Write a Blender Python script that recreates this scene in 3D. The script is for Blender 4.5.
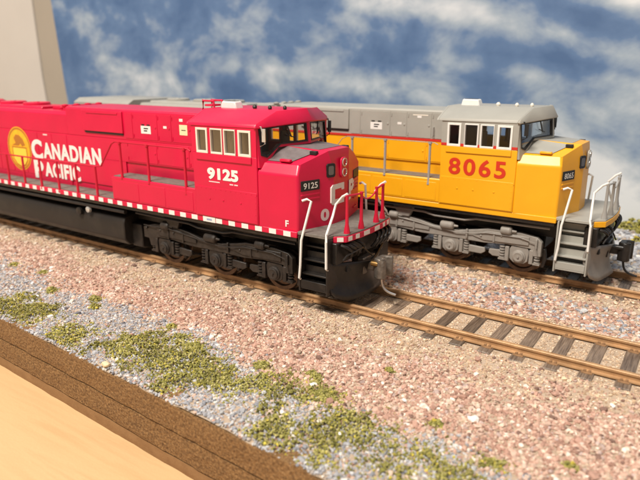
import bpy, bmesh, math, random
import numpy as np
from mathutils import Vector, Matrix

random.seed(7); rng = np.random.default_rng(11)
scene = bpy.context.scene
for o in list(bpy.data.objects): bpy.data.objects.remove(o)
COL = scene.collection
S = 0.001                                   # everything below is written in millimetres of the model

# ------------------------------------------------------------------ camera
CAM = (78.184, -146.917, 65.595); YAW, PITCH, ROLL = 34.064, 16.056, -0.149
cam = bpy.data.cameras.new('camera'); camo = bpy.data.objects.new('camera', cam); COL.objects.link(camo)
cam.sensor_width = 36; cam.lens = 594.1/640*36
cam.clip_start = 0.005; cam.clip_end = 50
camo.location = [c*S for c in CAM]
ya, pi_, ro = map(math.radians, (YAW, PITCH, ROLL))
fw = Vector((-math.sin(ya)*math.cos(pi_), math.cos(ya)*math.cos(pi_), -math.sin(pi_)))
rt = Vector((math.cos(ya), math.sin(ya), 0)); up = rt.cross(fw)
r2 = math.cos(ro)*rt + math.sin(ro)*up; u2 = -math.sin(ro)*rt + math.cos(ro)*up
camo.rotation_euler = Matrix((r2, u2, -fw)).transposed().to_euler()
cam.dof.use_dof = True; cam.dof.focus_distance = 0.165; cam.dof.aperture_fstop = 25
scene.camera = camo

# ------------------------------------------------------------------ light
w = bpy.data.worlds.new('World'); scene.world = w; w.use_nodes = True
w.node_tree.nodes['Background'].inputs[0].default_value = (1.0, 0.93, 0.86, 1)
w.node_tree.nodes['Background'].inputs[1].default_value = 0.30
def area(name, loc, target, sx, sy, power, color):
    l = bpy.data.lights.new(name, 'AREA'); l.shape = 'RECTANGLE'; l.size = sx*S; l.size_y = sy*S
    l.energy = power; l.color = color
    o = bpy.data.objects.new(name, l); COL.objects.link(o); o.location = [c*S for c in loc]
    o.rotation_euler = (Vector(target)-Vector(loc)).to_track_quat('-Z', 'Y').to_euler(); return o
area('ceiling_lamp', (-120, -620, 1000), (-20, 20, 0), 460, 190, 22.0, (1.0, 0.925, 0.83))
scene.view_settings.view_transform = 'Standard'; scene.view_settings.look = 'None'
scene.view_settings.exposure = 0.0; scene.view_settings.gamma = 1.0
scene.render.engine = 'CYCLES'

# ------------------------------------------------------------------ helpers
def tag(o, label=None, cat=None, group=None, kind=None):
    if label: o['label'] = label
    if cat: o['category'] = cat
    if group: o['group'] = group
    if kind: o['kind'] = kind
    return o
def thing(name, label, cat, loc=(0, 0, 0), rz=0):
    o = bpy.data.objects.new(name, None); COL.objects.link(o); o.empty_display_size = .01
    o.location = [c*S for c in loc]; o.rotation_euler = (0, 0, rz)
    return tag(o, label, cat)

def mat(name, col, rough=.5, metal=0., var=.0, scale=900., bump=0., bscale=2500., coat=0., spec=.5, dirt=None, dirt_amt=.0, dirt_scale=250.):
    m = bpy.data.materials.new(name); m.use_nodes = True
    nt = m.node_tree; N = nt.nodes; L = nt.links; b = N['Principled BSDF']
    b.inputs['Roughness'].default_value = rough; b.inputs['Metallic'].default_value = metal
    b.inputs['Specular IOR Level'].default_value = spec
    if coat: b.inputs['Coat Weight'].default_value = coat; b.inputs['Coat Roughness'].default_value = .15
    c = (*col, 1); b.inputs['Base Color'].default_value = c
    tc = N.new('ShaderNodeTexCoord')
    out = None
    if var:
        n = N.new('ShaderNodeTexNoise'); n.inputs['Scale'].default_value = scale; n.inputs['Detail'].default_value = 5
        L.new(tc.outputs['Object'], n.inputs['Vector'])
        mr = N.new('ShaderNodeMapRange'); mr.inputs[1].default_value = .3; mr.inputs[2].default_value = .7
        mr.inputs[3].default_value = 1-var; mr.inputs[4].default_value = 1+var
        L.new(n.outputs['Fac'], mr.inputs[0])
        h = N.new('ShaderNodeMix'); h.data_type = 'RGBA'; h.blend_type = 'MULTIPLY'; h.inputs[0].default_value = 1
        h.inputs[6].default_value = c; L.new(mr.outputs[0], h.inputs[7]); out = h.outputs[2]
        rr = N.new('ShaderNodeMapRange'); rr.inputs[3].default_value = max(.02, rough-.08); rr.inputs[4].default_value = min(1, rough+.1)
        L.new(n.outputs['Fac'], rr.inputs[0]); L.new(rr.outputs[0], b.inputs['Roughness'])
    if dirt:
        n = N.new('ShaderNodeTexNoise'); n.inputs['Scale'].default_value = dirt_scale; n.inputs['Detail'].default_value = 8; n.inputs['Roughness'].default_value = .7
        L.new(tc.outputs['Object'], n.inputs['Vector'])
        mr = N.new('ShaderNodeMapRange'); mr.inputs[1].default_value = .45; mr.inputs[2].default_value = .75; mr.inputs[4].default_value = dirt_amt
        L.new(n.outputs['Fac'], mr.inputs[0])
        h = N.new('ShaderNodeMix'); h.data_type = 'RGBA'; L.new(mr.outputs[0], h.inputs[0])
        if out: L.new(out, h.inputs[6])
        else: h.inputs[6].default_value = c
        h.inputs[7].default_value = (*dirt, 1); out = h.outputs[2]
    if out: L.new(out, b.inputs['Base Color'])
    if bump:
        n = N.new('ShaderNodeTexNoise'); n.inputs['Scale'].default_value = bscale; n.inputs['Detail'].default_value = 6
        L.new(tc.outputs['Object'], n.inputs['Vector'])
        bp = N.new('ShaderNodeBump'); bp.inputs['Strength'].default_value = bump; bp.inputs['Distance'].default_value = .0004
        L.new(n.outputs['Fac'], bp.inputs['Height']); L.new(bp.outputs[0], b.inputs['Normal'])
    return m
def glass(name, tint, refl=.12):
    m = bpy.data.materials.new(name); m.use_nodes = True; nt = m.node_tree; N = nt.nodes; N.remove(N['Principled BSDF'])
    t = N.new('ShaderNodeBsdfTransparent'); t.inputs[0].default_value = (*tint, 1)
    g = N.new('ShaderNodeBsdfGlossy'); g.inputs['Roughness'].default_value = .03
    f = N.new('ShaderNodeFresnel'); f.inputs[0].default_value = 1.5
    mx = N.new('ShaderNodeMixShader'); mu = N.new('ShaderNodeMath'); mu.operation = 'MULTIPLY'; mu.inputs[1].default_value = .4; nt.links.new(f.outputs[0], mu.inputs[0]); nt.links.new(mu.outputs[0], mx.inputs[0]); nt.links.new(t.outputs[0], mx.inputs[1]); nt.links.new(g.outputs[0], mx.inputs[2])
    nt.links.new(mx.outputs[0], N['Material Output'].inputs[0]); return m

class B:
    def __init__(s): s.v = []; s.f = []
    def add(s, vs, fs):
        k = len(s.v); s.v += [tuple(map(float, v)) for v in vs]; s.f += [tuple(i+k for i in f) for f in fs]; return s
    def box(s, x0, x1, y0, y1, z0, z1):
        return s.add([(x, y, z) for x in (x0, x1) for y in (y0, y1) for z in (z0, z1)],
                     [(0, 1, 3, 2), (4, 6, 7, 5), (0, 4, 5, 1), (2, 3, 7, 6), (0, 2, 6, 4), (1, 5, 7, 3)])
    def prism(s, poly, axis, a, b):
        n = len(poly)
        def P(p, t): return {'x': (t, p[0], p[1]), 'y': (p[0], t, p[1]), 'z': (p[0], p[1], t)}[axis]
        vs = [P(p, a) for p in poly]+[P(p, b) for p in poly]
        return s.add(vs, [tuple(range(n)), tuple(range(2*n-1, n-1, -1))]+[(i, (i+1) % n, n+(i+1) % n, n+i) for i in range(n)])
    def loft(s, rings, cap=True):
        n = len(rings[0]); vs = [p for r in rings for p in r]; fs = []
        for k in range(len(rings)-1):
            fs += [(k*n+i, k*n+(i+1) % n, (k+1)*n+(i+1) % n, (k+1)*n+i) for i in range(n)]
        if cap: fs += [tuple(range(n)), tuple(range(len(vs)-1, len(vs)-n-1, -1))]
        return s.add(vs, fs)
    def tube(s, pts, r, n=8):
        pts = [Vector(p) for p in pts]; rings = []
        for i, p in enumerate(pts):
            t = (pts[min(i+1, len(pts)-1)]-pts[max(i-1, 0)]).normalized()
            a = t.cross(Vector((0, 0, 1)) if abs(t.z) < .9 else Vector((1, 0, 0))).normalized(); b = t.cross(a)
            rr = r[i] if isinstance(r, (list, tuple)) else r
            rings.append([p+a*math.cos(2*math.pi*k/n)*rr+b*math.sin(2*math.pi*k/n)*rr for k in range(n)])
        return s.loft(rings)
    def lathe(s, c, axis, prof, n=24):       # prof: (offset along axis, radius)
        rings = []
        for o, r in prof:
            ring = []
            for k in range(n):
                a = 2*math.pi*k/n; u, v = math.cos(a)*r, math.sin(a)*r
                d = {'x': (o, u, v), 'y': (u, o, v), 'z': (u, v, o)}[axis]
                ring.append((c[0]+d[0], c[1]+d[1], c[2]+d[2]))
            rings.append(ring)
        return s.loft(rings)
    def mesh(s, name, m=None, smooth=.6):
        me = bpy.data.meshes.new(name); me.from_pydata([(x*S, y*S, z*S) for x, y, z in s.v], [], s.f)
        bm = bmesh.new(); bm.from_mesh(me); bmesh.ops.recalc_face_normals(bm, faces=bm.faces); bm.to_mesh(me); bm.free()
        if m: me.materials.append(m)
        if smooth:
            me.polygons.foreach_set('use_smooth', [True]*len(me.polygons)); me.set_sharp_from_angle(angle=smooth)
        return me
    def build(s, name, m, parent=None, bevel=0., seg=2, smooth=.6):
        return put(name, s.mesh(name, m, smooth), parent, bevel, seg)
def put(name, me, parent=None, bevel=0., seg=2, loc=None):
    o = bpy.data.objects.new(name, me); COL.objects.link(o)
    if parent is not None: o.parent = parent
    if loc: o.location = [c*S for c in loc]
    if bevel:
        b = o.modifiers.new('bevel', 'BEVEL'); b.width = bevel*S; b.segments = seg; b.limit_method = 'ANGLE'; b.angle_limit = .6
    return o
def bez(p0, p1, p2, p3, n=10):
    out = []
    for i in range(n+1):
        t = i/n; out.append(tuple((1-t)**3*a+3*(1-t)**2*t*b+3*(1-t)*t*t*c+t**3*d for a, b, c, d in zip(p0, p1, p2, p3)))
    return out
def text(name, body, origin, u, v, w_, h_, m, parent, bold=.02, depth=.06, spacing=1.0, heavy=0.):
    """lettering as thin geometry, fitted to a w_ x h_ mm box at origin (lower left), along u and v"""
    c = bpy.data.curves.new('lettering', 'FONT'); c.body = body; c.size = 1; c.offset = bold; c.extrude = 0; c.space_character = spacing
    c.resolution_u = 4
    o = bpy.data.objects.new('lettering', c); COL.objects.link(o)
    dg = bpy.context.evaluated_depsgraph_get(); me = bpy.data.meshes.new_from_object(o.evaluated_get(dg))
    bpy.data.objects.remove(o); bpy.data.curves.remove(c)
    co = np.array([x.co[:] for x in me.vertices]); mn = co.min(0); mx = co.max(0); sc = (mx-mn); sc[2] = 1
    U = Vector(u).normalized(); V = Vector(v).normalized(); n = U.cross(V); O = Vector(origin)
    for x in me.vertices:
        a = (x.co.x-mn[0])/sc[0]*w_; b = (x.co.y-mn[1])/sc[1]*h_
        x.co = (O+U*a+V*b+n*depth)*S
    if heavy:                                             # heavier strokes: the same outline struck several times, a hair apart
        bm = bmesh.new(); bm.from_mesh(me); base = bm.faces[:]
        for i, (a, b) in enumerate(((1, 0), (-1, 0), (0, 1), (0, -1), (.7, .7), (-.7, .7), (.7, -.7), (-.7, -.7))):
            g = bmesh.ops.duplicate(bm, geom=base)
            bmesh.ops.translate(bm, vec=(U*a*heavy+V*b*heavy*.6+n*.004*(i+1))*S, verts=[e for e in g['geom'] if isinstance(e, bmesh.types.BMVert)])
        bm.to_mesh(me); bm.free()
    me.materials.clear(); me.materials.append(m); me.name = name
    return put(name, me, parent)

# ------------------------------------------------------------------ materials
M = {}
M['red'] = mat('glossy_red_plastic', (.64, .0035, .052), .38, var=.05, scale=120, bump=.04, bscale=3500, coat=.08)
M['red_rail'] = mat('red_wire', (.58, .006, .038), .4)
M['yellow'] = mat('armour_yellow_plastic', (.88, .415, .009), .38, var=.04, scale=120, bump=.04, bscale=3500, coat=.08)
M['grey'] = mat('harbor_grey_plastic', (.36, .35, .31), .5, var=.05, scale=150, bump=.05, bscale=3500)
M['grey_rail'] = mat('grey_wire', (.33, .32, .30), .5)
M['walk'] = mat('walkway_grey', (.165, .145, .125), .75, var=.18, scale=700, bump=.3, bscale=5000)
M['anti_glare'] = mat('anti_glare_grey', (.17, .14, .14), .7, var=.15, scale=600, bump=.2, bscale=5000)
M['black'] = mat('black_plastic', (.012, .010, .009), .4, var=.2, scale=400, dirt=(.055, .042, .032), dirt_amt=.4)
M['truck_dark'] = mat('dusty_black_casting', (.022, .017, .014), .45, var=.25, scale=500, bump=.2, bscale=3000, dirt=(.075, .055, .04), dirt_amt=.45)
M['tank_dark'] = mat('dusty_black_tank', (.016, .013, .011), .42, var=.15, scale=150, dirt=(.05, .038, .028), dirt_amt=.4, dirt_scale=120)
M['truck_grey'] = mat('grey_casting', (.29, .265, .235), .5, var=.12, scale=500, bump=.15, bscale=3000, dirt=(.22, .18, .14), dirt_amt=.5)
M['wheel'] = mat('wheel_steel', (.15, .10, .068), .34, .75, var=.25, scale=700)
M['white'] = mat('white_paint', (.82, .80, .76), .5, var=.04, scale=900)
M['cream'] = mat('cream_print', (.80, .74, .45), .5)
M['frame_cream'] = mat('pale_window_frame', (.78, .72, .62), .45)
M['rubber'] = mat('rubber_gasket', (.012, .012, .012), .5)
M['dark'] = mat('dark_interior', (.10, .085, .07), .7)
M['seat'] = mat('seat_brown', (.10, .07, .05), .7)
M['steel'] = mat('bright_wire', (.62, .58, .54), .3, .9)
M['coupler'] = mat('weathered_coupler_metal', (.20, .175, .15), .45, .6, var=.25, scale=900, bump=.3, bscale=3000)
M['brass'] = mat('brass_spring', (.55, .33, .12), .35, .9)
M['gold'] = mat('gold_print', (.90, .47, .02), .4, var=.12, scale=500)
M['gold_light'] = mat('pale_gold_print', (.95, .66, .07), .4)
M['gold_dark'] = mat('brown_print', (.45, .17, .02), .5)
M['stripe_red'] = mat('red_stripe', (.60, .03, .02), .45)
M['num_red'] = mat('red_numeral_print', (.62, .035, .012), .45)
M['lens'] = mat('headlight_lens', (.55, .53, .50), .1, .3, coat=1)
M['glass'] = glass('clear_glazing', (.97, .975, .97))
M['tint'] = mat('tinted_window', (.16, .15, .14), .15)
M['pink_white'] = mat('faded_white_print', (.80, .62, .62), .5)
M['rail'] = mat('rusty_rail', (.48, .285, .14), .46, .25, var=.22, scale=260, bump=.15, bscale=3000, dirt=(.30, .14, .055), dirt_amt=.6, dirt_scale=300)

# ------------------------------------------------------------------ numpy noise and the lie of the land
def vnoise(x, y, sc, seed=0):
    r = np.random.default_rng(seed); T = r.random((64, 64))
    x = np.asarray(x)/sc; y = np.asarray(y)/sc; xi = np.floor(x).astype(int); yi = np.floor(y).astype(int)
    fx = x-xi; fy = y-yi; fx = fx*fx*(3-2*fx); fy = fy*fy*(3-2*fy)
    g = lambda i, j: T[i % 64, j % 64]
    return (g(xi, yi)*(1-fx)+g(xi+1, yi)*fx)*(1-fy)+(g(xi, yi+1)*(1-fx)+g(xi+1, yi+1)*fx)*fy
UPX, UPY, UPZ, UPA = 56.287, 58.259, -.37, math.radians(-.794)
def upc(x): return UPY+math.tan(UPA)*(np.asarray(x)-UPX)           # centre line of the far track
def height(x, y):
    x = np.asarray(x, float); y = np.asarray(y, float); c = upc(x)
    near = np.interp(y, [-90, -64, -45, -24, -15, 15, 24, 29], [-6.9, -6.2, -5.3, -4.4, -2.5, -2.5, -3.9, -4.3])
    far = np.interp(y-c, [-29, -24, -15, 15, 26, 90], [-4.3, -4.1, -2.9, -2.9, -4.6, -3.6])
    h = np.where(y < (c)/2, near, far)
    flat = np.minimum(np.abs(y), np.abs(y-c)) < 14
    n = (vnoise(x, y, 9, 1)-.5)*1.1+(vnoise(x, y, 3, 2)-.5)*.5
    return h+np.where(flat, n*.14, n)
def edge_y(x): return -64.1-.0555*(np.asarray(x)+93.9)             # cut front edge of the baseboard

# ------------------------------------------------------------------ the setting: table, boards, terrain, walls
def noise_ground(name, cols, scale, rough=.9, bump=.5, bscale=2200, stretch=None):
    m = bpy.data.materials.new(name); m.use_nodes = True; nt = m.node_tree; N = nt.nodes; L = nt.links; b = N['Principled BSDF']
    b.inputs['Roughness'].default_value = rough
    tc = N.new('ShaderNodeTexCoord'); n = N.new('ShaderNodeTexNoise'); n.inputs['Scale'].default_value = scale; n.inputs['Detail'].default_value = 8; n.inputs['Roughness'].default_value = .65
    src = tc.outputs['Object']
    if stretch: mp = N.new('ShaderNodeMapping'); mp.inputs['Scale'].default_value = stretch; mp.inputs['Rotation'].default_value = (0, 0, .35); L.new(src, mp.inputs[0]); src = mp.outputs[0]
    L.new(src, n.inputs['Vector']); r = N.new('ShaderNodeValToRGB'); L.new(n.outputs['Fac'], r.inputs[0])
    e = r.color_ramp.elements; e[0].position = .3; e[1].position = .7
    e[0].color = (*cols[0], 1); e[1].color = (*cols[-1], 1)
    for i, c in enumerate(cols[1:-1]):
        q = e.new(.3+.4*(i+1)/(len(cols)-1)); q.color = (*c, 1)
    L.new(r.outputs[0], b.inputs['Base Color'])
    n2 = N.new('ShaderNodeTexNoise'); n2.inputs['Scale'].default_value = bscale; n2.inputs['Detail'].default_value = 6; L.new(tc.outputs['Object'], n2.inputs['Vector'])
    bp = N.new('ShaderNodeBump'); bp.inputs['Strength'].default_value = bump; bp.inputs['Distance'].default_value = .0006
    L.new(n2.outputs['Fac'], bp.inputs['Height']); L.new(bp.outputs[0], b.inputs['Normal']); return m
M['soil'] = noise_ground('gravel_bed', [(.36, .27, .19), (.47, .36, .26), (.42, .34, .27)], 700)
M['cork'] = noise_ground('cork_board', [(.075, .036, .012), (.215, .115, .042), (.36, .205, .08)], 1700, bump=1.0, bscale=1500)
M['board'] = noise_ground('hardboard', [(.22, .115, .045), (.28, .155, .065)], 300, rough=.7, bump=.2)
M['table'] = noise_ground('birch_ply_top', [(.55, .345, .165), (.65, .425, .215), (.60, .385, .19)], 40, rough=.6, bump=.1, bscale=1400, stretch=(.35, 5, 1))

t = B().box(-700, 700, -700, 160, -48, -24).build('table_top', M['table']); tag(t, kind='structure')

xs = np.arange(-440, 201, 3.0); 
def terrain():
    X = np.arange(-440, 202, 2.0); vs = []; nx = len(X); NY = 130
    for j in range(NY):
        tt = j/(NY-1); Y = edge_y(X)+.4+(146-edge_y(X)-.4)*tt
        Z = height(X, Y)
        if j == 0: Z = Z-.3
        vs.append(np.stack([X, Y, Z], 1))
    V = np.concatenate(vs)*S
    F = [(j*nx+i, j*nx+i+1, (j+1)*nx+i+1, (j+1)*nx+i) for j in range(NY-1) for i in range(nx-1)]
    me = bpy.data.meshes.new('ground'); me.from_pydata(V.tolist(), [], F); me.materials.append(M['soil'])
    me.polygons.foreach_set('use_smooth', [True]*len(me.polygons))
    o = bpy.data.objects.new('ground', me); COL.objects.link(o); tag(o, kind='structure')
terrain()

def layer(name, z0, z1, inset, rough_amt, m, label):
    """one cut sheet of the baseboard sandwich, its front edge slightly wavy and torn"""
    X = np.arange(-440, 202, 2.0); b = B(); rows = 5; n = len(X)
    fr = []
    for k in range(rows):
        z = z0+(z1-z0)*k/(rows-1)
        ed = edge_y(X)+inset+(vnoise(X, np.full_like(X, z*3), 7, 5+k)-.5)*rough_amt*.5+(vnoise(X, np.full_like(X, z*5), 2.5, 15+k)-.5)*rough_amt*.6
        if k in (0, rows-1): ed = ed+.12
        if k == rows-1 and z1 > -10: z = z+(vnoise(X, X*0, 5, 31)-.5)*rough_amt*.8
        fr.append(np.stack([X, ed, np.broadcast_to(z, X.shape)], 1))
    vs = [tuple(p) for r in fr for p in r]; fs = [(k*n+i, k*n+i+1, (k+1)*n+i+1, (k+1)*n+i) for k in range(rows-1) for i in range(n-1)]
    a = len(vs); vs += [(x, 146., z0) for x in (X[0], X[-1])]+[(x, 146., z1) for x in (X[0], X[-1])]
    fs += [tuple(range((rows-1)*n, rows*n))+(a+3, a+2), tuple(range(n-1, -1, -1))+(a, a+1), (a, a+1, a+3, a+2)]
    b.add(vs, fs); o = b.build(name, m); tag(o, label, 'board'); return o
layer('cork_board', -13.2, -6.55, 0.0, .6, M['cork'], 'uppermost brown granular cork board directly under the gravel')
layer('cork_board', -20.2, -13.75, .2, .6, M['cork'], 'middle brown granular cork board below the upper dark seam')
layer('base_board', -23.95, -20.75, .45, .3, M['board'], 'thin smooth brown board lying lowest, on the pale table top')

SX, SZ = 4.1, 2.2
SKY_CLOUDS = [(-255, 58, 110, 22, 0, .22), (-150, 66, 100, 15, .05, .30), (-190, 92, 34, 30, 0, .16), (-305, 62, 45, 26, 0, .20), (-100, 56, 80, 14, 0, .20),
              (-75, 100, 62, 11, .22, .36), (5, 82, 70, 10, .25, .34), (-45, 64, 24, 32, 0, .30), (38, 94, 36, 11, .2, .34), (-5, 64, 60, 7, .12, .20), (48, 60, 20, 16, 0, .18),
              (44, 6, 80, 58, 0, .50), (-130, 112, 60, 8, .1, .22), (130, 60, 80, 40, 0, .3), (60, 200, 200, 60, .2, .25), (-250, 220, 160, 70, .1, .25)]
def sky_print():
    m = bpy.data.materials.new('printed_sky'); m.use_nodes = True; nt = m.node_tree; N = nt.nodes; L = nt.links; b = N['Principled BSDF']
    b.inputs['Roughness'].default_value = .55
    tc = N.new('ShaderNodeTexCoord'); mp = N.new('ShaderNodeMapping'); mp.inputs['Scale'].default_value = (21, 1, 30); mp.inputs['Rotation'].default_value = (0, .22, 0)
    mp.inputs['Location'].default_value = (SX, 0, SZ)
    L.new(tc.outputs['Object'], mp.inputs['Vector'])
    n = N.new('ShaderNodeTexNoise'); n.inputs['Scale'].default_value = 1; n.inputs['Detail'].default_value = 6; n.inputs['Roughness'].default_value = .55; n.inputs['Distortion'].default_value = .25
    L.new(mp.outputs[0], n.inputs['Vector'])
    n2 = N.new('ShaderNodeTexNoise'); n2.inputs['Scale'].default_value = 3.6; n2.inputs['Detail'].default_value = 3; L.new(mp.outputs[0], n2.inputs['Vector'])
    acc = None
    for cx, cz, rx, rz, rot, amp in SKY_CLOUDS:           # where the print shows its cloud banks and streaks (mm on the sheet)
        bm_ = N.new('ShaderNodeMapping'); bm_.vector_type = 'TEXTURE'; bm_.inputs['Location'].default_value = (cx*S, .1475, cz*S); bm_.inputs['Scale'].default_value = (rx*S, 9, rz*S); bm_.inputs['Rotation'].default_value = (0, rot, 0)
        L.new(tc.outputs['Object'], bm_.inputs['Vector']); g_ = N.new('ShaderNodeTexGradient'); g_.gradient_type = 'SPHERICAL'; L.new(bm_.outputs[0], g_.inputs['Vector'])
        ma = N.new('ShaderNodeMath'); ma.operation = 'MULTIPLY_ADD'; ma.inputs[1].default_value = amp*.88; L.new(g_.outputs['Fac'], ma.inputs[0])
        if acc: L.new(acc, ma.inputs[2])
        else: ma.inputs[2].default_value = 0
        acc = ma.outputs[0]
    ad = N.new('ShaderNodeMath'); L.new(n.outputs['Fac'], ad.inputs[0]); L.new(acc, ad.inputs[1])
    mu = N.new('ShaderNodeMath'); mu.operation = 'MULTIPLY_ADD'; mu.inputs[1].default_value = .22; L.new(n2.outputs['Fac'], mu.inputs[0]); L.new(ad.outputs[0], mu.inputs[2])
    r = N.new('ShaderNodeValToRGB'); L.new(mu.outputs[0], r.inputs[0]); e = r.color_ramp.elements
    e[0].position = .50; e[0].color = (.066, .132, .272, 1); e[1].position = .98; e[1].color = (.66, .69, .72, 1)
    q = e.new(.64); q.color = (.105, .185, .34, 1); q = e.new(.80); q.color = (.33, .40, .48, 1)
    L.new(r.outputs[0], b.inputs['Base Color']); return m
M['sky_print'] = sky_print()
bd = B().prism([(-359.5, -23.8), (420, -23.8), (420, 420), (-398, 420)], 'y', 146.2, 149).build('sky_backdrop', M['sky_print'])
tag(bd, 'backdrop sheet printed with blue sky and white clouds behind the yellow locomotive', 'backdrop')
M['wall_beige'] = mat('beige_wall', (.34, .30, .245), .8, var=.03, scale=20)  # darker and browner than the off-white wall next to it
M['wall_white'] = mat('off_white_wall', (.53, .50, .46), .8, var=.03, scale=20)
wb = B().box(-1100, 700, 151, 190, -800, 1200).build('wall', M['wall_beige']); tag(wb, kind='structure')
ws = B().prism([(-423, 1200), (-402, 60), (-394, -24), (-394, -800), (-1100, -800), (-1100, 1200)], 'y', 149.5, 150.8).build('wall', M['wall_white']); tag(ws, kind='structure')

# ------------------------------------------------------------------ tracks
def wood(name):
    m = bpy.data.materials.new(name); m.use_nodes = True; nt = m.node_tree; N = nt.nodes; L = nt.links; b = N['Principled BSDF']
    tc = N.new('ShaderNodeTexCoord'); oi = N.new('ShaderNodeObjectInfo')
    va = N.new('ShaderNodeVectorMath'); va.operation = 'ADD'; L.new(tc.outputs['Object'], va.inputs[0]); L.new(oi.outputs['Random'], va.inputs[1])
    mp = N.new('ShaderNodeMapping'); mp.inputs['Scale'].default_value = (2600, 160, 700); L.new(va.outputs[0], mp.inputs[0])
    n = N.new('ShaderNodeTexNoise'); n.inputs['Scale'].default_value = 1; n.inputs['Detail'].default_value = 4; L.new(mp.outputs[0], n.inputs['Vector'])
    r = N.new('ShaderNodeValToRGB'); L.new(n.outputs['Fac'], r.inputs[0]); e = r.color_ramp.elements
    e[0].position = .32; e[0].color = (.085, .060, .045, 1); e[1].position = .72; e[1].color = (.26, .195, .145, 1)
    mr = N.new('ShaderNodeMapRange'); mr.inputs[3].default_value = .65; mr.inputs[4].default_value = 1.3; L.new(oi.outputs['Random'], mr.inputs[0])
    h = N.new('ShaderNodeMix'); h.data_type = 'RGBA'; h.blend_type = 'MULTIPLY'; h.inputs[0].default_value = 1; L.new(r.outputs[0], h.inputs[6]); L.new(mr.outputs[0], h.inputs[7])
    L.new(h.outputs[2], b.inputs['Base Color']); b.inputs['Roughness'].default_value = .42
    bp = N.new('ShaderNodeBump'); bp.inputs['Strength'].default_value = .8; bp.inputs['Distance'].default_value = .0004; L.new(n.outputs['Fac'], bp.inputs['Height']); L.new(bp.outputs[0], b.inputs['Normal'])
    return m
M['clip'] = mat('rusty_clip', (.30, .17, .085), .6, var=.25, scale=900)
M['tie'] = wood('brown_sleeper_plastic')
rail_prof = [(-.95, -2.1), (.95, -2.1), (.95, -1.85), (.22, -1.6), (.2, -.75), (.52, -.6), (.52, -.12), (.40, 0), (-.40, 0), (-.52, -.12), (-.52, -.6), (-.2, -.75), (-.22, -1.6), (-.95, -1.85)]
tie_me = None
def track(name, label, loc, rz, x0, x1, t0):
    global tie_me, clip_me
    T = thing(name, label, 'railway track', loc, rz)
    for s in (-1, 1):
        B().prism([(s*8.77+a, z) for a, z in rail_prof], 'x', x0, x1).build('rail', M['rail'], T)
    if tie_me is None:
        b = B(); b.loft([[(-1.75, -13, -4.6), (1.75, -13, -4.6), (1.75, 13, -4.6), (-1.75, 13, -4.6)],
                         [(-1.65, -12.9, -2.3), (1.65, -12.9, -2.3), (1.65, 12.9, -2.3), (-1.65, 12.9, -2.3)],
                         [(-1.5, -12.75, -2.14), (1.5, -12.75, -2.14), (1.5, 12.75, -2.14), (-1.5, 12.75, -2.14)]])
        tie_me = b.mesh('tie', M['tie'], .3)
        b = B()
        for s in (-1, 1):
            b.box(-1.2, 1.2, s*8.77-1.7, s*8.77-.98, -2.2, -1.93); b.box(-1.2, 1.2, s*8.77+.98, s*8.77+1.7, -2.2, -1.93)
            for q in (-1, 1):
                for dx in (-.55, .55): b.box(dx-.28, dx+.28, s*8.77+q*.75-.35, s*8.77+q*.75+.35, -2.0, -1.55)
        clip_me = b.mesh('tie_plate', M['clip'], .3)
    k0 = math.ceil((x0-t0)/7.79); k1 = math.floor((x1-t0)/7.79)
    for k in range(k0, k1+1):
        o = put('tie', tie_me, T, loc=(t0+k*7.79+random.uniform(-.12, .12), random.uniform(-.25, .25), random.uniform(-.05, .03)))
        o.rotation_euler = (0, 0, random.uniform(-.012, .012)); put('tie_plate', clip_me, o)
    return T
track('railway_track', 'rusty railway track in the foreground under the red locomotive', (0, 0, 0), 0, -310, 170, 5.42)
track('railway_track', 'rusty railway track farther back under the yellow locomotive', (UPX, UPY, UPZ), UPA, -370, 110, 2.2)

# ------------------------------------------------------------------ gravel, ballast and turf (nobody could count it)
ICO = None
def ico():
    g = (1+5**.5)/2
    v = np.array([(-1, g, 0), (1, g, 0), (-1, -g, 0), (1, -g, 0), (0, -1, g), (0, 1, g), (0, -1, -g), (0, 1, -g), (g, 0, -1), (g, 0, 1), (-g, 0, -1), (-g, 0, 1)], float)
    v /= np.linalg.norm(v[0])
    f = np.array([(0, 11, 5), (0, 5, 1), (0, 1, 7), (0, 7, 10), (0, 10, 11), (1, 5, 9), (5, 11, 4), (11, 10, 2), (10, 7, 6), (7, 1, 8), (3, 9, 4), (3, 4, 2), (3, 2, 6), (3, 6, 8), (3, 8, 9), (4, 9, 5), (2, 4, 11), (6, 2, 10), (8, 6, 7), (9, 8, 1)])
    return v, f
def octa():
    return np.array([(1, 0, 0), (-1, 0, 0), (0, 1, 0), (0, -1, 0), (0, 0, 1), (0, 0, -1)], float)*1.15, np.array([(0, 2, 4), (2, 1, 4), (1, 3, 4), (3, 0, 4), (2, 0, 5), (1, 2, 5), (3, 1, 5), (0, 3, 5)])
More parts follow.
